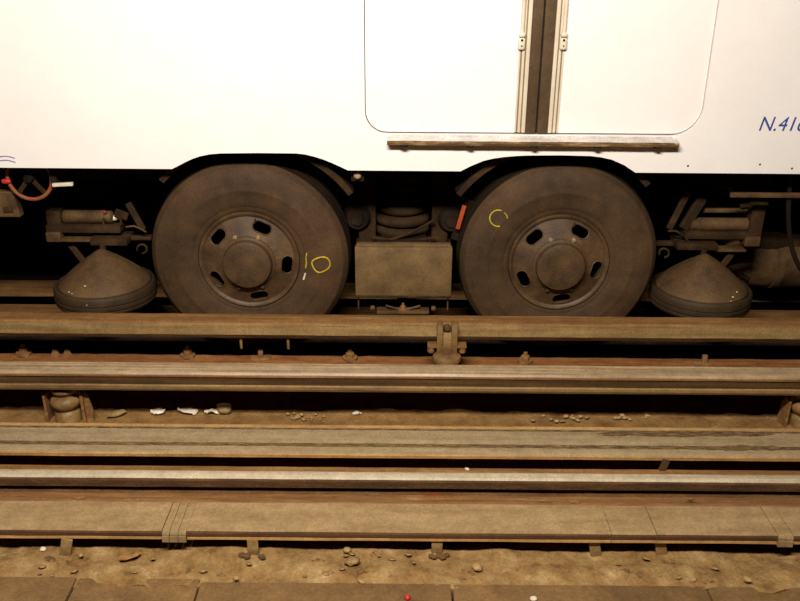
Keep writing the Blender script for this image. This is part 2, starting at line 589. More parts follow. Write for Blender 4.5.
# rivets at the foot of the body side
for px, py in ((688, 166), (760, 164.5), (792, 168.5)):
    p = at(px, py, YB)
    bm = bmesh.new()
    lathe(bm, [(0, -.003), (.003, -.002), (.005, 0), (.005, .002)], (p.x, YB, max(p.z, ZB + .008)), 'Y', 10)
    finish(bm, 'rivet', 'brownsteel', car)


# painted number N.416
def text_part(body, px, py, size, shear, m, parent, name, sx=1.0):
    cu = bpy.data.curves.new(name, 'FONT')
    cu.body = body
    cu.size = size
    cu.shear = shear
    cu.extrude = .0006
    cu.offset = .0
    ob = bpy.data.objects.new(name, cu)
    COL.objects.link(ob)
    dg = bpy.context.evaluated_depsgraph_get()
    me = bpy.data.meshes.new_from_object(ob.evaluated_get(dg))
    bpy.data.objects.remove(ob)
    p = at(px, py, YB)
    for v in me.vertices:
        x, y, z = v.co
        v.co = (p.x + x * sx, YB - .0008 - z, p.z + y)
    me.materials.clear()
    me.materials.append(M[m])
    o = bpy.data.objects.new(name, me)
    COL.objects.link(o)
    o.parent = parent
    return o


tag(text_part('N.416', 757.3, 130.6, .092, .22, 'blue', car, 'painted_number', .93), 'blue italic number N.416')
# two little wavy ink lines at the left edge
for k, (dy, ln) in enumerate(((0, 15), (4, 15.5))):
    pts = []
    for i in range(12):
        t = i / 11
        px = -12 + t * (12 + ln)
        tt = (px + 4) / 20
        py = 158.5 + dy - 2.4 * math.sin(max(-1.2, min(1, 1 - abs(px - 5) / 11)) * math.pi / 2)
        q = at(px, py, YB - .0005)
        pts.append(q)
    o = tubeo('ink_wave', 'violet', car, pts, .0028, 6)
    o.scale.y = 1.0

# ---------------------------------------------------------------- wheels
RW = .497
YC = 4.07          # centre plane of the tyre
tyre_side = [(.246, -.118), (.252, -.132), (.262, -.137), (.275, -.1375), (.280, -.141), (.300, -.146), (.330, -.150), (.352, -.1515),
             (.356, -.1525), (.362, -.1525), (.366, -.151), (.395, -.149), (.420, -.144), (.440, -.137), (.455, -.130), (.458, -.1295), (.464, -.126),
             (.467, -.122), (.478, -.108), (.487, -.094)]


def side_y(r):
    for (r0, y0), (r1, y1) in zip(tyre_side, tyre_side[1:]):
        if r0 <= r <= r1:
            return y0 + (y1 - y0) * (r - r0) / (r1 - r0)
    return -.15


tread = [(.492, -.088), (.494, -.066), (.480, -.064), (.480, -.054), (.496, -.052), (.497, -.022), (.482, -.020), (.482, -.008),
         (.497, -.006), (.497, .006), (.482, .008), (.482, .020), (.497, .022), (.496, .052), (.480, .054), (.480, .064), (.494, .066), (.492, .088)]
prof = tyre_side + tread + [(r, -y) for r, y in reversed(tyre_side)]
tm = [0] * (len(tyre_side) - 1) + [1] * (len(tread) + 1) + [0] * (len(tyre_side) - 1)


def disc_y(r):       # dished wheel disc, relative to the tyre's centre plane
    t = (r - .115) / (.226 - .115)
    t = max(0, min(1, t))
    return -.128 - .036 * (1 - t)


def oval(c_r, ang, hl, hw, n=20):
    c = Vector((math.cos(ang), math.sin(ang))) * c_r
    tg = Vector((-math.sin(ang), math.cos(ang)))
    nm = Vector((math.cos(ang), math.sin(ang)))
    out = []
    for i in range(n):
        a = 2 * math.pi * i / n
        u = (hl - hw) * (1 if math.cos(a) > 0 else -1) + hw * math.cos(a)
        q = c + tg * u + nm * (hw * math.sin(a))
        # bend the slot along the wheel
        rr = q.length
        out.append((q.x, q.y))
    return out


def build_wheel(xc, zc, hole_off, name_extra):
    tyre = finish(lathe(bmesh.new(), prof, (0, 0, 0), 'Y', 128, tm), 'wheel', ['tyre', 'tread'], car, angle=28)
    tyre.location = (xc, YC, zc)
    # rim flange: rolled edge and short drop towards the disc
    rp = [(.244, -.10), (.250, -.128), (.249, -.138), (.245, -.143), (.239, -.1425), (.232, -.138), (.226, -.134), (.222, -.128), (.222, -.06), (.244, -.06)]
    finish(lathe(bmesh.new(), rp, (0, 0, 0), 'Y', 96), 'rim_flange', 'rim', tyre, angle=50)
    outer = [(.2265 * math.cos(2 * math.pi * i / 72), .2265 * math.sin(2 * math.pi * i / 72)) for i in range(72)]
    mid = [oval(.188, R(hole_off + 72 * k), .046, .0265) for k in range(5)]
    bm = panel_bm([outer] + mid, -.006, .006)
    bmesh.ops.triangulate(bm, faces=bm.faces[:])
    for _ in range(3):
        le = [e_ for e_ in bm.edges if e_.calc_length() > .03]
        if le:
            bmesh.ops.subdivide_edges(bm, edges=le, cuts=1)
            bmesh.ops.triangulate(bm, faces=bm.faces[:])
    for v in bm.verts:
        r = math.hypot(v.co.x, v.co.z)
        v.co.y += disc_y(r)
    finish(bm, 'wheel_disc', 'rim', tyre, angle=40)
    # raised lip of each hand hole
    for k in range(5):
        pts = [(x, disc_y(math.hypot(x, z)) - .005, z) for x, z in oval(.188, R(hole_off + 72 * k), .047, .0275)]
        finish(tube(bmesh.new(), pts, .0035, 6, closed=True), 'hand_hole_lip', 'rim', tyre, angle=60)
    # inner barrel, dark
    finish(lathe(bmesh.new(), [(.226, -.10), (.226, .10), (.05, .10), (.05, -.03), (0, -.03)], (0, 0, 0), 'Y', 48), 'wheel_barrel', 'black', tyre)
    # hub cap
    hp = [(.136, -.160), (.134, -.170), (.126, -.172), (.121, -.176), (.120, -.196), (.116, -.206), (.108, -.210), (.07, -.2120), (.03, -.2126), (0, -.2128)]
    finish(lathe(bmesh.new(), hp, (0, 0, 0), 'Y', 64), 'hub_cap', 'hub', tyre, angle=30)
    # wheel nuts
    c0 = hole_off + 36
    for k, ang in enumerate((113, 66, 249, 297)):
        a = R(ang)
        r = .141
        bm = bmesh.new()
        lathe(bm, [(0, -.013), (.006, -.013), (.0065, -.010), (.0105, -.009), (.0105, .004), (0, .004)], (r * math.cos(a), disc_y(r) - .008, r * math.sin(a)), 'Y', 12)
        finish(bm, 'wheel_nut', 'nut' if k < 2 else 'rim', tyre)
    # valve
    a = R(hole_off + 12)
    tubeo('valve', 'brownsteel', tyre, [(.222 * math.cos(a), -.13, .222 * math.sin(a)), (.20 * math.cos(a), -.155, .20 * math.sin(a))], .004)
    return tyre


def wheel_centre(px, py):
    p = at(px, py, YC - .13)
    return p.x, p.z


x1_, z1_ = wheel_centre(249.3, 259.5)
x2_, z2_ = wheel_centre(558.5, 263.0)
ZW = (z1_ + z2_) / 2
wheel_a = build_wheel(x1_, ZW, 66.6, 'left')
wheel_b = build_wheel(x2_, ZW, 62.0, 'right')


def chalk(wheel, pxs, m, rad, closed=False, name='chalk_mark'):
    """chalk drawn on the sidewall"""
    pts = []
    for px, py in pxs:
        p = at(px, py, YC - .15)
        x, z = p.x - wheel.location.x, p.z - wheel.location.z
        for _ in range(3):
            yy = side_y(min(.48, math.hypot(x, z)))
            p = at(px, py, YC + yy)
            x, z = p.x - wheel.location.x, p.z - wheel.location.z
        pts.append((x, side_y(min(.48, math.hypot(x, z))) - .0005, z))
    bm = tube(bmesh.new(), pts, rad, 6, closed=closed)
    return finish(bm, name, m, wheel, angle=70)


chalk(wheel_a, [(321 + 9.0 * math.cos(a) + .8 * math.sin(2 * a), 264.8 - 7.6 * math.sin(a) + .6 * math.cos(3 * a)) for a in [2 * math.pi * i / 20 for i in range(20)]], 'yellow', .0042, True)
chalk(wheel_a, [(306.8, 253), (306, 258), (306.4, 263), (305.6, 268)], 'yellow', .0036)
chalk(wheel_a, [(305.5, 273), (304.6, 276), (303.6, 279.5)], 'bright', .0050)
chalk(wheel_b, [(498.5 + 8.8 * math.cos(a), 218.3 - 8.2 * math.sin(a)) for a in [R(70 + i * 16) for i in range(14)]], 'yellow', .0036)
chalk(wheel_b, [(504.0, 212.5), (506.5, 215), (507.5, 218.5)], 'yellow', .0030)

# mudguards
for xc, shift, aa, ab in ((x1_, .035, 36, 137), (x2_, -.035, 43, 144)):
    def arc(r, n=36):
        return [(xc + shift + r * math.cos(R(aa + (ab - aa) * i / n)), ZW + r * math.sin(R(aa + (ab - aa) * i / n))) for i in range(n + 1)]
    finish(panel_bm([arc(.598) + arc(.570)[::-1]], 3.93, 3.945), 'mudguard_lip', 'brownsteel', car, angle=30)
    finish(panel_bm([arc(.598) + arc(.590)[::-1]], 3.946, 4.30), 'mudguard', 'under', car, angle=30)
    # steel safety wheel and axle box behind the tyre
    bm = bmesh.new()
    lathe(bm, [(0, .30), (.10, .30), (.10, .24), (.34, .24), (.40, .23), (.42, .24), (.42, .32), (.445, .325), (.445, .35), (.2, .36), (0, .36)], (0, 0, 0), 'Y', 72)
    o = finish(bm, 'safety_wheel', 'brownsteel', car)
    o.location = (xc, YC, ZW)
    bm = bmesh.new()
    lathe(bm, [(0, .36), (.07, .36), (.07, 1.6), (0, 1.6)], (0, 0, 0), 'Y', 24)
    o = finish(bm, 'axle', 'under', car)
    o.location = (xc, YC, ZW)

# ---------------------------------------------------------------- bogie between the wheels
xm = at(403.5, 270, 3.80).x
zt_, zb2 = at(403.5, 248, 3.80).z, at(403.5, 298.5, 3.80).z
bw = (at(452, 270, 3.80).x - at(355, 270, 3.80).x) / 2
bm = bmesh.new()
box(bm, xm - bw, xm + bw, 3.80, 3.85, zb2, zt_, bev=.006)
cb = finish(bm, 'collector_cover', 'box', car)
boxo('cover_rim', 'box', cb, xm - bw * .97, xm + bw * .97, 3.83, 3.87, zt_ - .004, zt_ + .006, bev=.003)
boxo('cover_hem', 'brownsteel', cb, xm - bw, xm + bw, 3.797, 3.806, zb2 + .004, zb2 + .016, bev=.002)
# arm carrying the cover, and the collector shoe below
boxo('collector_beam', 'under', car, xm - .12, xm + .12, 3.87, 4.5, zt_ - .20, zt_ - .10)
for px in (358.5, 447.8):
    p = at(px, 300, 3.83)
    tubeo('collector_rod', 'tansteel', car, [(p.x, 3.83, zb2 + .02), (p.x, 3.83, .27)], .0035)
sh = at(403, 309, 3.84)
bm = bmesh.new()
box(bm, sh.x - .13, sh.x + .13, 3.82, 3.88, sh.z - .022, sh.z - .004, bev=.006)
shoe = finish(bm, 'collector_shoe', 'tansteel', car)
for sg in (-1, 1):
    pts = [(sh.x + sg * .012, 3.84, sh.z - .004), (sh.x + sg * .04, 3.84, sh.z + .004), (sh.x + sg * .085, 3.84, sh.z + .018)]
    tubeo('shoe_spring', 'tansteel', shoe, pts, .006)
    bm = bmesh.new()
    lathe(bm, [(0, -.012), (.012, -.010), (.014, 0), (.012, .010), (0, .012)], (sh.x + sg * .15, 3.84, sh.z + .004), 'X', 12)
    finish(bm, 'shoe_pin', 'tansteel', shoe)
bm = hexbolt(bmesh.new(), (sh.x, 3.84, sh.z - .004), .013, .028)
finish(bm, 'shoe_bolt', 'bolt', shoe)
boxo('shoe_arm', 'under', car, sh.x - .03, sh.x + .03, 3.88, 4.6, sh.z + .03, sh.z + .08)

# coil / rubber spring
sp = at(402, 220, 4.36)
bm = bmesh.new()
prof_s = []
zz = .42
prof_s.append((0, zz))
for k in range(9):
    r = .150 if k < 3 else .135
    prof_s += [(r - .03, zz + .002), (r - .006, zz + .012), (r, zz + .030), (r - .006, zz + .048), (r - .03, zz + .058)]
    zz += .060
prof_s.append((0, zz))
lathe(bm, prof_s, (sp.x, 4.40, 0), 'Z', 48)
finish(bm, 'suspension_spring', 'brownsteel', car, angle=60)
# torsion strap crossing the spring
pts = [at(372 + i * 6.4, 237.5 + 3.2 * math.sin(math.pi * i / 10), 4.22) for i in range(11)]
tubeo('spring_strap', 'brownsteel', car, pts, .010)
pts = [at(381, 241, 4.22), at(395, 238.5, 4.21), at(411, 232.5, 4.21), at(425, 225.5, 4.22), at(434, 220, 4.23)]
tubeo('spring_strap', 'brownsteel', car, pts, .008)
for (a, b) in ((358.5, 376), (431.5, 448)):
    pa, pb = at(a, 225, 4.28), at(b, 225, 4.28)
    bm = bmesh.new()
    box(bm, pa.x, pb.x, 4.28, 4.40, .40, 1.05, bev=.008)
    finish(bm, 'bogie_post', 'brownsteel', car)
bx0, bx1 = at(355, 240, 4.22).x, at(452, 240, 4.22).x
boxo('bogie_beam', 'brownsteel', car, bx0, bx1, 4.24, 4.48, .40, .46, bev=.01)
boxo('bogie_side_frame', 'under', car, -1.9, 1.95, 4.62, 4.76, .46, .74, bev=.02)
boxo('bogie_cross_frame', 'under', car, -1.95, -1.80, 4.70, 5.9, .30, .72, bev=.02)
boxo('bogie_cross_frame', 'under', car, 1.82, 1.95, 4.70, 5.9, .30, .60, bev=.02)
# trailing arm pieces showing beside the tyres
for px, py in ((357, 222), (452, 224)):
    p = at(px, py, 4.2)
    bm = bmesh.new()
    lathe(bm, [(0, -.01), (.03, -.01), (.034, .004), (.055, .006), (.062, .02), (.070, .03), (.078, .10), (0, .10)], (p.x, 4.24, p.z), 'Y', 32)
    finish(bm, 'arm_pivot', 'under', car)
# pale rubber button high on the left post
p = at(357.5, 175.5, 3.90)
bm = bmesh.new()
lathe(bm, [(0, -.012), (.012, -.011), (.018, -.004), (.018, .01), (0, .012)], (p.x, 3.90, p.z), 'Y', 20)
tag(finish(bm, 'button_stop', 'nut', car), 'pale tan round stop button')
boxo('stop_bracket', 'under', car, p.x - .03, p.x + .03, 3.912, 4.3, p.z - .03, p.z + .08)
# orange strip beside the right wheel
bm = bmesh.new()
slabbar(bm, at(464.5, 205.5, 4.04), at(457.5, 229, 4.04), .021, .012)
tag(finish(bm, 'wear_indicator', 'orange', car), 'orange plastic strip beside the wheel')
bm = bmesh.new()
slabbar(bm, at(470, 200, 4.09), at(455, 240, 4.09), .05, .02)
finish(bm, 'indicator_bracket', 'under', car)


# ---------------------------------------------------------------- guide wheels and brake gear
def guide_wheel(px):
    p = at(px, 283.5 if px < 400 else 288, 4.05)
    xc, zb0 = p.x, .325
    gp = [(0, .215), (.20, .215), (.225, .218), (.243, .226), (.250, .236), (.2505, .244), (.245, .247), (.245, .251), (.2525, .254), (.2535, .270), (.248, .273), (.248, .277),
          (.2535, .280), (.253, .300), (.250, .312), (.245, .319), (.238, .322), (.233, .321)]
    bm = lathe(bmesh.new(), gp + [(.230, .306), (0, .306)], (0, 0, 0), 'Z', 96)
    g = finish(bm, 'guide_wheel', 'gtyre', car, angle=28)
    g.location = (xc, 4.05, 0)
    cp = [(.226, .312), (.2275, .322), (.225, .327), (.20, .349), (.17, .376), (.14, .402), (.10, .433), (.06, .462), (.035, .479), (.018, .489), (.008, .493), (0, .494)]
    finish(lathe(bmesh.new(), cp, (0, 0, 0), 'Z', 96), 'cone_cover', 'cone', g, angle=30)
    # faint swaged ribs on the cone
    for k in range(3):
        a = R(-95 + k * 120)
        pts = [(r * math.cos(a), r * math.sin(a), h + .000) for r, h in ((.06, .460), (.10, .431), (.14, .400), (.18, .365))]
        tubeo('cone_rib', 'cone', g, pts, .004)
    return g, xc


g1, gx1 = guide_wheel(105.5)
g2, gx2 = guide_wheel(700.5)
# pale chips on the covers
for g, lst in ((g1, ((85, 286, .006), (69, 292, .005), (72, 293.5, .004), (87, 305, .005))), (g2, ((733, 297, .006), (737, 292, .005), (731, 301, .004)))):
    for px, py, rr in lst:
        d = ray(px, py)
        best = None
        for i in range(4000):       # march to the cover's surface
            t = 3.6 + i * .0004
            q = Vector((0, 0, HCAM)) + d * (t / d.length * 1.0)
            r = math.hypot(q.x - g.location.x, q.y - g.location.y)
            h = .322 if r > .226 else .326 + (.494 - .326) * max(0, 1 - r / .226) ** .9
            if r < .25 and q.z < h:
                best = q
                break
        if best:
            bm = bmesh.new()
            bmesh.ops.create_icosphere(bm, subdivisions=2, radius=rr, matrix=Matrix.Translation(best - g.location) @ Matrix.Diagonal((1, 1, .5, 1)))
            finish(bm, 'paint_chip', 'bright', g)


def brake_gear(side):
    s = side
    def P(px, py, Y=4.15):      # left gear measured, right gear has its own numbers
        return at(px, py, Y)
    if s < 0:
        c0, c1, cy = 64, 106, 216.5
        cx = lambda v: v
        tipx, tipd = 117.5, 1
    else:
        c0, c1, cy = 747, 697, 224.5
        tipx = 691
    a, b = P(c0, cy), P(c1, cy)
    L_ = b.x - a.x
    sg = 1 if L_ > 0 else -1
    pr = [(0, 0), (.030, 0), (.034, .004)]
    n = 17
    ln = abs(L_)
    for i in range(n if s < 0 else 0):
        h = .008 + (ln - .03) * i / n
        pr += [(.0345, h), (.0345, h + (ln - .03) / n * .35), (.0305, h + (ln - .03) / n * .45), (.0305, h + (ln - .03) / n * .9)]
    pr += [(.0345, ln - .02), (.0345, ln - .004), (.028, ln), (.026, ln + .004), (.031, ln + .006), (.031, ln + .030), (.022, ln + .036), (.014, ln + .040), (0, ln + .040)]
    bm = bmesh.new()
    lathe(bm, [(r, sg * h) for r, h in pr], (a.x, 4.15, a.z), 'X', 28)
    cyl = finish(bm, 'brake_cylinder', 'tansteel', car, angle=40)
    e = a.x + sg * (ln + .034)
    bm = bmesh.new()
    lathe(bm, [(r, sg * h) for r, h in [(0, 0), (.016, 0), (.012, .02), (.005, .034), (0, .036)]], (e, 4.15, a.z - .006), 'X', 16)
    tag(finish(bm, 'piston_tip', 'bright', cyl), 'shiny metal piston tip')
    # carrier bar under the cylinder and its end block
    if s < 0:
        q0, q1 = P(47, 227.5, 4.12), P(121, 227.5, 4.12)
        e0, e1 = P(47, 237, 4.10), P(61.5, 237, 4.10)
        l0, l1 = P(62, 239.5, 4.11), P(93, 239.5, 4.11)
        d0, d1 = P(128, 203, 4.14), P(143.5, 230, 4.12)
        f0, f1 = P(70, 244, 4.16), P(84, 262, 4.10)
        m0, m1 = P(91, 246, 4.08), P(128, 246, 4.08)
        k0, k1 = P(96, 237, 4.16), P(152, 237, 4.16)
    else:
        q0, q1 = P(684, 234, 4.12), P(757, 234, 4.12)
        e0, e1 = P(744, 241.5, 4.10), P(759, 241.5, 4.10)
        l0, l1 = P(712, 249.5, 4.11), P(745, 249.5, 4.11)
        d0, d1 = P(689, 190, 4.14), P(669, 229, 4.12)
        f0, f1 = P(738, 246, 4.16), P(722, 266, 4.10)
        m0, m1 = P(676, 253, 4.08), P(716, 253, 4.08)
        k0, k1 = P(655, 243, 4.16), P(712, 243, 4.16)
    boxo('brake_carrier', 'brownsteel', car, q0.x, q1.x, 4.10, 4.20, q0.z - .022, q0.z + .016, bev=.005)
    boxo('carrier_end_block', 'tansteel', car, e0.x, e1.x, 4.085, 4.16, e0.z - .022, e0.z + .028, bev=.004)
    boxo('carrier_plate', 'tansteel', car, l0.x, l1.x, 4.09, 4.16, l0.z - .006, l0.z + .006, bev=.002)
    boxo('brake_rod', 'brownsteel', car, k0.x, k1.x, 4.14, 4.18, k0.z - .010, k0.z + .010, bev=.004)
    finish(slabbar(bmesh.new(), d0, d1, .032, .02), 'brake_hanger', 'brownsteel', car)
    finish(slabbar(bmesh.new(), f0, f1, .030, .02), 'guide_wheel_stay', 'brownsteel', car)
    bm = bmesh.new()
    box(bm, m0.x, m1.x, 4.07, 4.2, .505, .540, bev=.004)
    finish(bm, 'guide_wheel_mount', 'brownsteel', car)
    # spindle down to the cone
    gx = gx1 if s < 0 else gx2
    bm = bmesh.new()
    lathe(bm, [(0, .480), (.016, .480), (.016, .512), (0, .512)], (gx, 4.08, 0), 'Z', 20)
    finish(bm, 'guide_wheel_spindle', 'brownsteel', car)
    # shackle, yoke and odds and ends round the linkage
    if s < 0:
        y0 = P(118, 224, 4.13)
        pts = [P(112 + 9 * math.cos(t), 222 + 8 * math.sin(t), 4.11) for t in [R(-60 + 24 * i) for i in range(12)]]
        tubeo('shackle', 'brownsteel', car, pts, .007)
        tubeo('release_cable', 'tansteel', car, [P(126, 227, 4.1), P(134, 226, 4.09), P(141, 229, 4.09), P(146, 232, 4.1)], .005)
        tubeo('brake_hook', 'brownsteel', car, [P(142 + 5 * math.cos(t), 249 + 4.5 * math.sin(t), 4.07) for t in [R(-200 + 26 * i) for i in range(12)]], .006)
        p = P(104, 213, 4.10)
        bm = bmesh.new()
        lathe(bm, [(0, -.006), (.006, -.004), (.007, .004), (0, .006)], (p.x, 4.115, p.z), 'Y', 12)
        tag(finish(bm, 'red_cap', 'red', car), 'small red cap')
        p = P(123.5, 216, 4.10)
        bm = bmesh.new()
        slabbar(bm, P(115, 212, 4.13), P(128, 217, 4.13), .04, .02)
        finish(bm, 'piston_yoke', 'brownsteel', car)
        boxo('cylinder_bracket', 'brownsteel', car, P(49, 216, 4.17).x, P(63, 216, 4.17).x, 4.13, 4.20, P(49, 226, 4.17).z, P(49, 209, 4.17).z, bev=.006)
    else:
        finish(slabbar(bmesh.new(), P(703, 197, 4.16), P(683, 229, 4.14), .05, .03), 'brake_lever', 'brownsteel', car)
        tubeo('tie_rod', 'tansteel', car, [P(704, 210.5, 4.2), P(752, 210.5, 4.2)], .014, 12)
        tubeo('release_cable', 'brownsteel', car, [P(668, 231, 4.1), P(676, 231, 4.09), P(684, 236, 4.09), P(690, 244, 4.1), P(704, 246, 4.1)], .006)
        boxo('cylinder_bracket', 'brownsteel', car, P(747, 220, 4.17).x, P(760, 220, 4.17).x, 4.12, 4.20, P(750, 246, 4.17).z, P(750, 201, 4.17).z, bev=.006)
        finish(slabbar(bmesh.new(), P(740, 206, 4.18), P(768, 203, 4.18), .02, .02), 'bracket_arm', 'brownsteel', car)
        tubeo('brake_hook', 'brownsteel', car, [P(664 + 5 * math.cos(t), 253 + 4.5 * math.sin(t), 4.07) for t in [R(-200 + 26 * i) for i in range(12)]], .006)
        pts = [P(718, 190, 4.2), P(722, 184, 4.2), P(729, 187, 4.2), P(733, 193, 4.2)]
        tubeo('hose_loop', 'brownsteel', car, pts, .012)
    # dark carrier structure up to the underframe
    bxx = P(98 if s < 0 else 716, 200, 4.28)
    boxo('brake_hanger_frame', 'under', car, bxx.x - .30, bxx.x + .30, 4.30, 4.38, .78, 1.05, bev=.02)


brake_gear(-1)
brake_gear(1)

# handwheel at the left edge
hc = at(29.5, 177.5, 3.95)
hr = 21.5 * 4.16 / F
bm = bmesh.new()
pts = [(hc.x + hr * math.cos(R(a)), 3.95, hc.z + hr * 1.02 * math.sin(R(a))) for a in range(0, 360, 10)]
hw = finish(tube(bmesh.new(), pts, .0095, 10, closed=True), 'handwheel', 'wheelred', car, angle=60)
for a in (-130, -50, 90):
    finish(slabbar(bmesh.new(), (hc.x, 3.95, hc.z + .0), (hc.x + hr * .97 * math.cos(R(a)), 3.95, hc.z + hr * .97 * math.sin(R(a))), .022, .008), 'spoke', 'brownsteel', hw)
bm = bmesh.new()
lathe(bm, [(0, -.02), (.02, -.018), (.026, 0), (.026, .03), (.014, .034), (.014, .30), (0, .30)], (hc.x, 3.945, hc.z), 'Y', 20)
finish(bm, 'handwheel_hub', 'under', hw)
kp = at(6.5, 181.5, 3.94)
bm = bmesh.new()
lathe(bm, [(0, -.022), (.010, -.02), (.013, -.008), (.011, .012), (.007, .02), (0, .022)], (kp.x, 3.94, kp.z), 'X', 14)
tag(finish(bm, 'handwheel_grip', 'red', hw), 'red grip knob')
# equipment box at the left edge
pa, pb = at(-60, 217, 3.98), at(20.5, 217, 3.98)
z0, z1 = pa.z, at(10, 192, 3.98).z
bm = panel_bm([[(pa.x, z0), (pb.x, z0), (pb.x - .018, z1), (pa.x, z1)]], 3.98, 4.03)
bmesh.ops.bevel(bm, geom=bm.edges[:], offset=.005, segments=1, affect='EDGES')
eb = finish(bm, 'equipment_box', 'tansteel', car)
boxo('box_latch', 'brownsteel', eb, pb.x - .075, pb.x - .03, 3.97, 3.985, z0 + .03, z0 + .055, bev=.003)
boxo('box_hanger', 'under', car, pa.x + .05, pb.x - .06, 4.15, 4.2, z1, 1.06)
# pale rods below the body edge
bm = slabbar(bmesh.new(), at(52.5, 185, 3.92), at(73, 184, 3.92), .017, .02)
tag(finish(bm, 'pale_tab', 'bright', car), 'pale metal tab')
boxo('tab_hanger', 'under', car, at(52, 183, 3.95).x, at(58, 183, 3.95).x, 3.935, 4.3, at(52, 186, 3.95).z, ZB + .16)
p0, p1 = at(731, 194.5, 3.97), at(812, 195, 3.97)
tag(boxo('pale_crossbar', 'tansteel', car, p0.x, p1.x + .4, 3.97, 3.99, p0.z - .016, p0.z + .008, bev=.004), 'pale metal bar')
boxo('crossbar_hanger', 'under', car, p1.x + .05, p1.x + .12, 4.02, 4.25, p0.z - .02, 1.06)
pts = [at(791, 168, 4.0), at(789.5, 190, 4.0), at(788.5, 210, 4.0), at(789, 228, 4.0), at(791.5, 246, 4.0), at(796, 260, 4.0), at(803, 271, 4.0), at(815, 277, 4.02), at(830, 270, 4.05), at(838, 240, 4.1), at(842, 190, 4.1), at(842, 165, 4.1)]
from mathutils import geometry as _g
sm = []
for i in range(len(pts) - 1):
    q0, q1, q2, q3 = pts[max(i - 1, 0)], pts[i], pts[i + 1], pts[min(i + 2, len(pts) - 1)]
    for k in range(4):
        t = k / 4
        sm.append(.5 * ((2 * q1) + (q2 - q0) * t + (2 * q0 - 5 * q1 + 4 * q2 - q3) * t * t + (3 * q1 - q0 - 3 * q2 + q3) * t ** 3))
sm.append(pts[-1])
tubeo('air_hose', 'tread', car, sm, .012, 10)
# big brown casing seen low at the right
c0 = at(722, 285, 4.75)
c1 = at(722, 241, 4.75)
q = at(724, 268, 4.50)
bm = lathe(bmesh.new(), [(0, 0), (.05, .004), (.09, .02), (.115, .05), (.135, .10), (.147, .18), (.150, .26), (.156, .262), (.156, .30), (.150, .302), (.150, 2.2), (0, 2.2)], (q.x, 4.55, .275), 'X', 48)
cs = finish(bm, 'motor_casing', 'tansteel', car, angle=35)
q = at(757, 244, 4.45)
bm = lathe(bmesh.new(), [(0, 0), (.04, .005), (.055, .03), (.058, .06), (.058, .14), (.045, .17), (.040, 1.6), (0, 1.6)], (q.x, 4.50, .405), 'X', 28)
finish(bm, 'casing_top', 'brownsteel', cs, angle=40)
bm = slabbar(bmesh.new(), at(741, 275, 4.42), at(749, 279, 4.42), .022, .012)
finish(bm, 'casing_slot', 'black', cs)
boxo('casing_hanger', 'under', car, c0.x + .5, c0.x + .6, 4.6, 4.7, c1.z - .05, 1.06)

# ================================================================== TRACK, far track first
# ---- runway under the tyres
rw = tag(finish(extrude_x([(3.90, -.012), (3.90, -.035), (4.05, -.05), (4.05, -.25), (4.12, -.25), (4.12, -.05), (4.30, -.035), (4.30, -.012)], XL, XR, .4, 0), 'runway_beam', 'under', None),
         'steel runway beam that the dusty tyres of the metro car stand on', 'track beam', 'runway beams')
# ---- far rail and plank behind the guide wheels
fr = tag(finish(extrude_x([(4.50, -.055), (4.50, -.095), (4.535, -.11), (4.535, -.23), (4.47, -.262), (4.63, -.262), (4.565, -.23), (4.565, -.11), (4.60, -.095), (4.60, -.055)], XL, XR, .3, .001),
                'running_rail', 'bar_brown', None), 'brown steel rail running behind the cone covered guide wheels', 'rail')
fp = tag(finish(extrude_x([(4.712, -.03), (4.710, -.050), (4.87, -.056), (4.87, -.26), (4.90, -.26), (4.90, -.056), (4.915, -.050), (4.915, -.028)], XL, XR, .12, .0015, mats=[0, 1, 1, 1, 1, 1, 1, 0]),
                'kerb_beam', ['bar_brown', 'under'], None), 'wide tan kerb beam deep under the metro car', 'track beam')  # web coloured near-black in place of shade below the top

# ---- guide bar of the far track
gb1 = thing('guide_bar', 'brown steel guide bar right in front of the metro car wheels', 'guide bar', (0, 3.70, .19))
y0_, y1_ = 3.668, 3.762
ZT, ZL = .270, .180
o = finish(extrude_x([(y0_ - 3.70, ZT - .006 - .19), (y0_ - 3.703, .245 - .19), (y0_ - 3.704, .205 - .19), (y0_ - 3.696, ZL + .008 - .19), (y0_ - 3.690, ZL - .19), (y1_ - 3.70, ZL - .19), (y1_ - 3.70, ZT - .19), (y0_ - 3.694, ZT - .19)],
                     XL, XR, .07, .0009, mats=[0, 0, 2, 2, 1, 1, 1, 1]), 'bar', ['bar_tan', 'bar_brown', 'rustdark'], gb1, angle=20)
for px in (241.3, 288.3):
    p = at(px, 345, 3.70)
    bm = bmesh.new()
    lathe(bm, [(0, .0), (.007, .0), (.007, -.06), (.005, -.066), (0, -.066)], (p.x, 3.70 - 3.70, ZL - .19), 'Z', 10)
    finish(bm, 'hanging_stud', 'bar_tan', gb1)

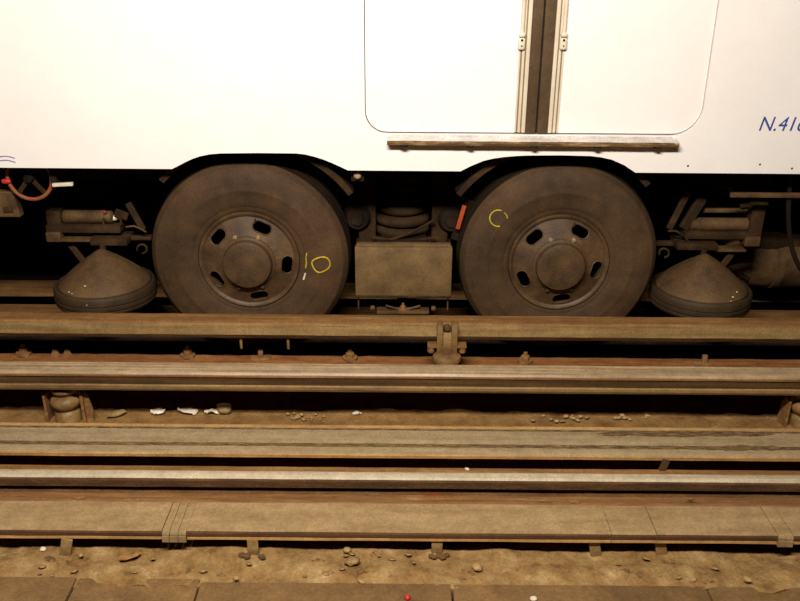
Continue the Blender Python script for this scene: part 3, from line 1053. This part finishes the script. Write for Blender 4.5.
# ---- rusty base plate under it, with bolts
bp = thing('base_plate', 'orange rusted steel plate with bolts lying under the far guide bar', 'steel plate', (0, 3.72, 0))
finish(extrude_x([(-.20, .004), (-.20, -.27), (.126, -.27), (.126, -.002), (.122, .006)], XL, XR, .06, .0018), 'plate', 'rust', bp, angle=25)
for px, py, pr_ in ((24, 354, 1), (55.5, 354.5, 0), (67.5, 354.5, 0), (188, 356, 1), (261, 357.5, 2), (350, 359, 1), (525, 362, 1), (704, 363, 2)):
    p = atz(px, py, .01)
    yy = p.y - 3.72
    if pr_ == 0:          # little pointed cleats
        bm = bmesh.new()
        lathe(bm, [(0, 0), (.024, 0), (.020, .012), (.010, .034), (0, .038)], (p.x, yy, .004), 'Z', 5)
        finish(bm, 'cleat', 'bolt', bp)
    elif pr_ == 1:
        bm = bmesh.new()
        box(bm, p.x - .032, p.x + .032, yy - .03, yy + .03, .002, .014, bev=.003)
        hexbolt(bm, (p.x, yy, .012), .022, .042)
        finish(bm, 'clamp_bolt', 'bolt', bp)
    else:
        bm = bmesh.new()
        box(bm, p.x - .05, p.x + .05, yy - .03, yy + .02, .002, .016, bev=.004, rot=Matrix.Rotation(.12, 4, 'Z'))
        box(bm, p.x - .012, p.x + .012, yy - .01, yy + .012, .012, .055, bev=.004)
        finish(bm, 'clip_bolt', 'bolt', bp)

# ---- insulator bracket clamped on the far guide bar
pc = at(447, 340, 3.64)
ib = thing('insulator_bracket', 'dusty clamp bracket on a round foot holding the far guide bar', 'insulator', (pc.x, 3.63, 0))
def L(px, py, Y): 
    q = at(px, py, Y); return q.x - pc.x, q.z
for s0, s1 in ((437.3, 442.3), (451.8, 457)):
    xa, za = L(s0, 317.5, 3.64); xb, zb3 = L(s1, 350, 3.62)
    bm = bmesh.new()
    box(bm, xa, xb, 3.605 - 3.63, 3.662 - 3.63, .13, .290, bev=.004)
    finish(bm, 'clamp_cheek', 'porcelain', ib)
xa, _ = L(442.3, 330, 3.64); xb, _ = L(451.8, 330, 3.64)
bm = box(bmesh.new(), xa, xb, 3.622 - 3.63, 3.660 - 3.63, .115, .236, bev=.004); finish(bm, 'clamp_web', 'bar_tan', ib)
bm = box(bmesh.new(), xa, xb, 3.645 - 3.63, 3.662 - 3.63, .235, .262, bev=.003); finish(bm, 'clamp_back', 'rustdark', ib)
bm = bmesh.new(); lathe(bm, [(0, -.016), (.012, -.014), (.016, -.004), (.016, .012), (0, .012)], ((xa + xb) / 2, 3.640 - 3.63, .262), 'Y', 14); finish(bm, 'clamp_pin', 'tansteel', ib)
xa, za = L(427.5, 341.5, 3.64); xb, _ = L(466.5, 341.5, 3.64)
bm = box(bmesh.new(), xa, xb, 3.61 - 3.63, 3.665 - 3.63, .168, .178, bev=.002); finish(bm, 'clamp_wing', 'bar_brown', ib)
for px in (431, 462.5):
    x_, z_ = L(px, 346, 3.63)
    bm = bmesh.new(); lathe(bm, [(0, 0), (.017, 0), (.017, -.026), (.012, -.032), (0, -.032)], (x_, 3.628 - 3.63, .168), 'Z', 6); finish(bm, 'wing_nut', 'bolt', ib)
bm = bmesh.new()
lathe(bm, [(0, .16), (.030, .16), (.034, .135), (.048, .126), (.066, .116), (.070, .104), (.066, .092), (.045, .086), (.042, .070), (.062, .060), (.064, .046), (.05, .040), (.045, -.004), (0, -.004)], (0, -.012, .010), 'Z', 40)
finish(bm, 'insulator_foot', 'porcelain', ib, angle=40)

# ================================================================== near track
# ---- guide bar of the near track (seen from its rubbed running side)
gb2 = thing('guide_bar', 'dark rubbed guide bar with a shiny worn top, nearer to the viewer', 'guide bar', (0, 3.20, .19))
yf, yb2 = 3.158, 3.246
finish(extrude_x([(yf - 3.20, ZT - .010 - .19), (yf - 3.200 - .003, ZT - .013 - .19), (yf - 3.203, ZT - .020 - .19), (yf - 3.196, ZT - .026 - .19), (yf - 3.196, .210 - .19), (yf - 3.201, .204 - .19), (yf - 3.201, .192 - .19), (yf - 3.195, ZL - .19), (yb2 - 3.20, ZL - .19), (yb2 - 3.20, ZT - .19), (yf - 3.194, ZT - .001 - .19)],
                 XL, XR, .09, .0006, mats=[3, 3, 1, 1, 2, 2, 2, 2, 3, 0, 0]), 'bar', ['bar_polish', 'bar_dark', 'bar_low', 'bar_brown'], gb2, angle=20)
finish(extrude_x([(.048, -.005), (.048, .012), (.15, .012), (.15, -.005)], XL, XR, .5, 0), 'rear_flange', 'rustdark', gb2)
# bolt heads that keep the flange on the insulators
def insulator(px, label):
    p = at(px, 404, 3.235)
    t = thing('insulator', label, 'insulator', (p.x, 3.235, -.010), 'ribbed insulators under the near guide bar')
    bm = bmesh.new()
    lathe(bm, [(0, -.01), (.056, -.01), (.056, .042), (.052, .052), (.044, .060), (.046, .070), (.060, .080), (.066, .095), (.066, .108), (.056, .122), (.040, .130), (.038, .138), (.050, .146), (.056, .154), (.054, .162), (.034, .168), (.034, .190), (0, .190)], (0, 0, 0), 'Z', 40)
    finish(bm, 'ribbed_body', 'porcelain', t, angle=40)
    # bracket cheeks on both sides
    for sx, wd in ((-.084, .010), (.078, .012)):
        bm = panel_bm([[(-.03, -.01), (.04, -.01), (.045, .03), (.035, .10), (.01, .135), (-.03, .135)]], -wd / 2, wd / 2)
        for v in bm.verts:                        # stand the gusset across the track
            v.co = Vector((sx + v.co.y, v.co.x, v.co.z))
        finish(bm, 'bracket_cheek', 'bar_brown', t)
    bm = panel_bm([[(.0, -.01), (.026, -.01), (.032, .06), (.020, .115), (.0, .128)]], -.004, .004)
    for v in bm.verts:
        v.co = v.co + Vector((.083, -.01, 0))
    finish(bm, 'gusset', 'bar_brown', t)
    return t

insulator(67, 'ribbed insulator between two bracket cheeks under the near guide bar, at the left')
insulator(806, 'insulator and bracket cut off by the right edge of the photo')

# ---- runway beam
rn = thing('runway_beam', 'broad pale steel runway beam with scuffed dark lines in front of the guide bars', 'track beam', (0, 3.08, 0), 'runway beams')
ya, yb3 = 2.962, 3.184
rp = [(yb3 - 3.08, .004), (yb3 - 3.08 - .006, .004), (yb3 - 3.08 - .010, -.001), (3.166 - 3.08, -.001), (3.152 - 3.08, -.0015), (3.048 - 3.08, -.0015), (3.022 - 3.08, -.002), (3.010 - 3.08, -.001), (2.985 - 3.08, 0), (2.966 - 3.08, -.001), (ya - 3.08, -.004), (ya - 3.08, -.017), (-.02, -.03), (-.02, -.24), (.03, -.24), (.03, -.03), (yb3 - 3.08, -.016)]
finish(extrude_x(rp, XL, XR, .08, .0006, mats=[2, 2, 0, 1, 0, 1, 0, 0, 0, 2, 2, 2, 2, 2, 2, 2, 2]), 'beam', ['runway', 'runway_scuff', 'edge'], rn, angle=20)
# dark worn patches at the right end
for (pa_, pb_, py0, py1) in (((596, 776, 431.5, 436.5)), ((703, 782, 445.5, 450.5))):
    n = 22
    top, bot = [], []
    for i in range(n + 1):
        t = i / n
        px = pa_ + (pb_ - pa_) * t
        wv = math.sin(math.pi * t) ** .35
        c = (py0 + py1) / 2
        hh = (py1 - py0) / 2 * wv * (1 + .35 * math.sin(t * 23) * math.sin(t * 9.1))
        a_, b_ = atz(px, c - hh, .0), atz(px, c + hh + .01, .0)
        top.append(a_); bot.append(b_)
    bm = bmesh.new()
    va = [bm.verts.new((q.x, q.y - 3.08, .0006)) for q in top]
    vb = [bm.verts.new((q.x, q.y - 3.08, .0006)) for q in bot]
    vc = [bm.verts.new((q.x, q.y - 3.08, -.004)) for q in top]
    vd = [bm.verts.new((q.x, q.y - 3.08, -.004)) for q in bot]
    for i in range(n):
        bm.faces.new((va[i], va[i + 1], vb[i + 1], vb[i]))
        bm.faces.new((va[i], va[i + 1], vc[i + 1], vc[i]))
        bm.faces.new((vb[i], vb[i + 1], vd[i + 1], vd[i]))
    finish(bm, 'worn_patch', 'runway_scuff', rn)

# ---- rail with shiny head, and the rusty angle behind it
ra = tag(finish(extrude_x([(2.925, -.062), (2.925, -.072), (2.940, -.072), (2.940, -.26), (2.954, -.26), (2.954, -.058), (2.952, -.056)], XL, XR, .08, .0008), 'angle_iron', 'bar_brown', None, angle=20),
         'thin rusty angle iron behind the shiny running rail', 'angle iron')
p = atz(661, 464, -.05)
boxo('rail_clip', 'tansteel', ra, p.x - .014, p.x + .014, 2.945, 2.962, -.075, -.010, bev=.003, rot=Matrix.Rotation(.25, 4, 'Y'))
rl = tag(finish(extrude_x([(2.914, -.052), (2.917, -.060), (2.915, -.088), (2.893, -.100), (2.893, -.195), (2.918, -.222), (2.918, -.262), (2.815, -.262), (2.815, -.240), (2.822, -.232), (2.878, -.200), (2.878, -.102), (2.858, -.092), (2.856, -.060), (2.860, -.052), (2.870, -.049), (2.904, -.049)],
                              XL, XR, .10, .0005, mats=[1, 1, 1, 1, 1, 1, 1, 1, 1, 2, 2, 1, 1, 1, 0, 0, 0]), 'running_rail', ['rail', 'rustdark', 'rustred'], None, angle=25),
         'shiny topped steel running rail with rusty sides, in front of the runway beam', 'rail')
# rusty ledge between the rail and the cover strip
lg = tag(finish(extrude_x([(2.812, -.10), (2.804, -.085), (2.770, -.080), (2.735, -.060), (2.700, -.045), (2.650, -.040), (2.648, -.26), (2.812, -.26)], XL, XR, .05, .0022, mats=[2, 1, 1, 0, 0, 2, 2, 2]),
                'rusty_ledge', ['rustred', 'bar_brown', 'rustdark'], None, angle=30), 'red brown rusted ledge between the shiny rail and the cover strip', 'steel ledge')
# rust flakes on it
fl = []
for px, py, sz in ((78, 499, .03), (128, 501, .018), (138, 501, .014), (545, 502, .03), (575, 503, .02), (690, 500, .02)):
    p = atz(px, py, -.055)
    bm = bmesh.new()
    bmesh.ops.create_icosphere(bm, subdivisions=2, radius=1, matrix=Matrix.Translation((p.x, p.y, -.050)) @ Matrix.Diagonal((sz, .007, .006, 1)))
    for v in bm.verts: v.co += Vector((random.uniform(-.003, .003), random.uniform(-.002, .002), random.uniform(-.002, .002)))
    finish(bm, 'rust_flake', 'rustred', lg, smooth=True)

# ---- cover strip made of plates
cs_ = thing('cover_strip', 'long low strip of flat tan steel plates on short feet nearest the viewer', 'cover strip', (0, 2.58, 0))
yn, yfz = 2.468, 2.642
def sx_(px, py=518): return atz(px, py, -.004).x
cuts_px = [(167, 0), (174.5, 0), (183, 0), (191, 0), (606, 0), (650, 0), (767, 0), (774.5, 0), (782, 0)]
cuts = [XL, -2.9] + [sx_(c[0]) for c in cuts_px] + [2.6, XR]
small = {}
for k in range(len(cuts) - 1):
    xa, xb = cuts[k] + .0010, cuts[k + 1] - .0010
    wd = xb - xa
    dz = random.uniform(-.0025, .0025) if wd < .1 else random.uniform(-.0012, .0012)
    near = yn - 2.58 - (.004 if wd < .1 else 0)
    pr_ = [(near, -.012 + dz), (near + .004, -.006 + dz), (near + .02, -.003 + dz), (.0, -.004 + dz), (yfz - 2.585, -.003 + dz), (yfz - 2.580, -.008 + dz), (yfz - 2.58, -.024), (near, -.024)]
    bm = extrude_x(pr_, xa, xb, .12 if wd > .2 else wd, .0008, mats=[1, 0, 0, 0, 0, 1, 1, 1] if wd > .1 else [0] * 8)
    finish(bm, 'cover_plate', ['strip', 'edge_dark'], cs_, angle=25)
    # lighter lip below each plate's front edge
    if wd > .1:
        bm = extrude_x([(near + .001, -.029), (near - .001, -.038), (near + .03, -.040), (near + .03, -.026)], xa, xb, .12, .0008)
        finish(bm, 'front_lip', 'edge', cs_, angle=25)
    else:
        bm = extrude_x([(near - .004, -.022), (near - .005, -.045), (near + .03, -.045), (near + .03, -.022)], xa, xb, wd, 0)
        finish(bm, 'front_lip', 'strip', cs_, angle=25)
boxo('rear_web', 'rustdark', cs_, XL, XR, .02, .06, -.26, -.028)
for px, ty in ((66, 0), (253, 1), (437, 1), (595, 0), (661, 0)):
    p = atz(px, 546, -.07)
    ft = boxo('foot', 'bar_tan', cs_, p.x - .020, p.x + .020, p.y - 2.58 - .006, p.y - 2.58 + .004, -.115, -.036, bev=.003, rot=Matrix.Rotation(R(0 if ty else (14 if px < 400 else -12)), 4, 'Y'))
    if ty:
        for q in range(5):
            bm = bmesh.new()
            bmesh.ops.create_icosphere(bm, subdivisions=1, radius=random.uniform(.008, .014), matrix=Matrix.Translation((p.x + random.uniform(-.04, .04), p.y - 2.58 - random.uniform(.012, .03), -.098)) @ Matrix.Diagonal((1.3, 1, .7, 1)))
            finish(bm, 'rust_crumb', 'rustdark', ft)
ft_ = None

# ================================================================== LITTER
from mathutils import noise as _n
def ground_z(y):
    return -.098 if y < 2.62 else -.010


def pebble(name, px, py, z, rx, ry, rz, m, label, cat, group=None, seed=0):
    p = atz(px, py, z + rz * .6)
    rnd = random.Random(seed * 31 + int(px))
    bm = bmesh.new()
    bmesh.ops.create_icosphere(bm, subdivisions=2, radius=1)
    for v in bm.verts:
        k = 1 + .28 * _n.noise(v.co * 1.7 + Vector((px, py, seed)))
        v.co = Vector((v.co.x * rx * k, v.co.y * ry * k, v.co.z * rz * k))
    o = finish(bm, name, m, None, angle=50)
    o.location = (p.x, p.y, z + rz * .6)
    o.rotation_euler = (0, 0, rnd.uniform(-.6, .6))
    return tag(o, label, cat, group)


def scrap(name, px, py, z, lx, ly, m, label, cat, group=None, rot=0.0, hz=.012):
    """crumpled flat scrap with thickness"""
    p = atz(px, py, z)
    bm = bmesh.new()
    n = 6
    g = []
    for i in range(n):
        for j in range(n):
            u, v = i / (n - 1) - .5, j / (n - 1) - .5
            k = 1 - .35 * (abs(u) * 2) * (abs(v) * 2)
            g.append(bm.verts.new((u * lx * k, v * ly * k, hz * (.5 + _n.noise(Vector((u * 3 + px, v * 3, py)))))))
    for i in range(n - 1):
        for j in range(n - 1):
            bm.faces.new((g[i * n + j], g[(i + 1) * n + j], g[(i + 1) * n + j + 1], g[i * n + j + 1]))
    r = bmesh.ops.extrude_face_region(bm, geom=bm.faces[:])
    for e in r['geom']:
        if isinstance(e, bmesh.types.BMVert): e.co.z -= .003
    o = finish(bm, name, m, None, angle=50)
    o.location = (p.x, p.y, z + .001)
    o.rotation_euler = (0, 0, rot)
    return tag(o, label, cat, group)


zb_ed = -.006
scrap('paper_scrap', 158, 412, zb_ed, .07, .04, 'paper', 'small white paper scrap, leftmost of the litter under the near guide bar', 'litter', 'paper litter', .1)
scrap('paper_scrap', 188, 412.5, zb_ed, .10, .045, 'paper', 'largest crumpled white paper scrap on the dirt under the near guide bar', 'litter', 'paper litter', -.1, .02)
scrap('paper_scrap', 214, 412, zb_ed, .09, .04, 'paper', 'white paper scrap lying against the brown stone', 'litter', 'paper litter', .25, .016)
pebble('stone', 224, 408.5, zb_ed, .038, .030, .024, 'stone', 'rounded brown stone among the paper scraps under the near guide bar', 'stone', 'stones by the track', 1)
scrap('paper_scrap', 357, 414.5, zb_ed, .045, .03, 'paper', 'small white paper scrap alone near the middle under the guide bar', 'litter', 'paper litter', 0)
for k in range(18):
    px = random.gauss(568, 14); py = random.uniform(415, 421)
    r = random.uniform(.004, .010)
    pebble('gravel_crumb', px, py, zb_ed, r * 1.3, r, r * .8, 'palestone' if k % 3 else 'stone', 'pale gravel crumb in the small heap under the near guide bar', 'gravel', 'gravel crumbs in the heap right of centre', k)
for k in range(16):
    px = random.uniform(285, 330); py = random.uniform(413, 420)
    r = random.uniform(.004, .010)
    pebble('gravel_crumb', px, py, zb_ed, r * 1.3, r, r * .8, 'palestone' if k % 2 else 'stone', 'gravel crumb scattered under the near guide bar left of centre', 'gravel', 'gravel crumbs left of centre', k)
for k in range(9):
    px = random.uniform(615, 650); py = random.uniform(415, 420)
    r = random.uniform(.005, .010)
    pebble('gravel_crumb', px, py, zb_ed, r * 1.4, r, r * .8, 'palestone', 'gravel crumb scattered under the near guide bar at the right', 'gravel', 'gravel crumbs at the right', k)
pebble('stone', 116, 413.5, zb_ed, .045, .02, .012, 'stone', 'flat brown lump in the dirt right of the left insulator', 'stone', 'stones by the track', 2)
zv = -.096
pebble('stone', 467, 469, -.060, .010, .007, .006, 'paper', 'tiny white stone on the thin rusty angle iron behind the shiny rail', 'stone', 'stones by the track', 20)
scrap('leaf', 130, 557, zv, .085, .028, 'leaf', 'dry brown leaf on the rough concrete near the bottom left', 'leaf', None, .35, .012)
pebble('stone', 43, 549, zv, .012, .010, .009, 'paper', 'tiny white stone beside the cover strip at bottom left', 'stone', 'stones by the track', 3)
pebble('stone', 81, 555, zv, .009, .008, .007, 'palestone', 'tiny pale stone on the rough concrete left of the leaf', 'stone', 'stones by the track', 4)
pebble('stone', 236, 578, zv, .011, .009, .008, 'palestone', 'pale pebble at the slab edge left of centre', 'stone', 'stones by the track', 5)
pebble('stone', 347, 550, zv, .014, .012, .012, 'palestone', 'pale upright pebble just below the cover strip left of centre', 'stone', 'stones by the track', 6)
pebble('stone', 352, 561, zv, .028, .020, .013, 'stone', 'largest brown lump on the rough concrete left of centre', 'stone', 'stones by the track', 7)
pebble('stone', 477, 567, zv, .020, .015, .012, 'palestone', 'pale rounded pebble on the rough concrete at the bottom centre', 'stone', 'stones by the track', 8)
pebble('stone', 361, 581, zv, .016, .008, .006, 'palestone', 'thin pale chip at the slab edge near the bottom centre', 'stone', 'stones by the track', 9)
pebble('bead', 407.5, 597.5, zs, .011, .010, .010, 'red', 'small bright red bead on the paving slab at the bottom', 'litter', None, 10)
pebble('stone', 533.5, 598.5, zs, .013, .010, .008, 'paper', 'white pebble on the paving slab at the bottom edge', 'stone', 'stones by the track', 11)
pebble('stone', 693, 579.5, zv, .014, .010, .008, 'palestone', 'pale pebble at the slab edge right of centre', 'stone', 'stones by the track', 12)
pebble('stone', 748, 579.5, zv, .015, .010, .009, 'palestone', 'pale pebble at the slab edge at the far right', 'stone', 'stones by the track', 13)
for k in range(24):
    px = random.uniform(10, 790); py = random.uniform(553, 577)
    r = random.uniform(.004, .010)
    pebble('gravel_crumb', px, py, zv, r * 1.6, r, r * .45, 'stone' if k % 4 == 0 else 'concrete', 'small gravel crumb loose on the rough concrete strip in the foreground', 'gravel', 'gravel crumbs on the rough concrete strip', k)
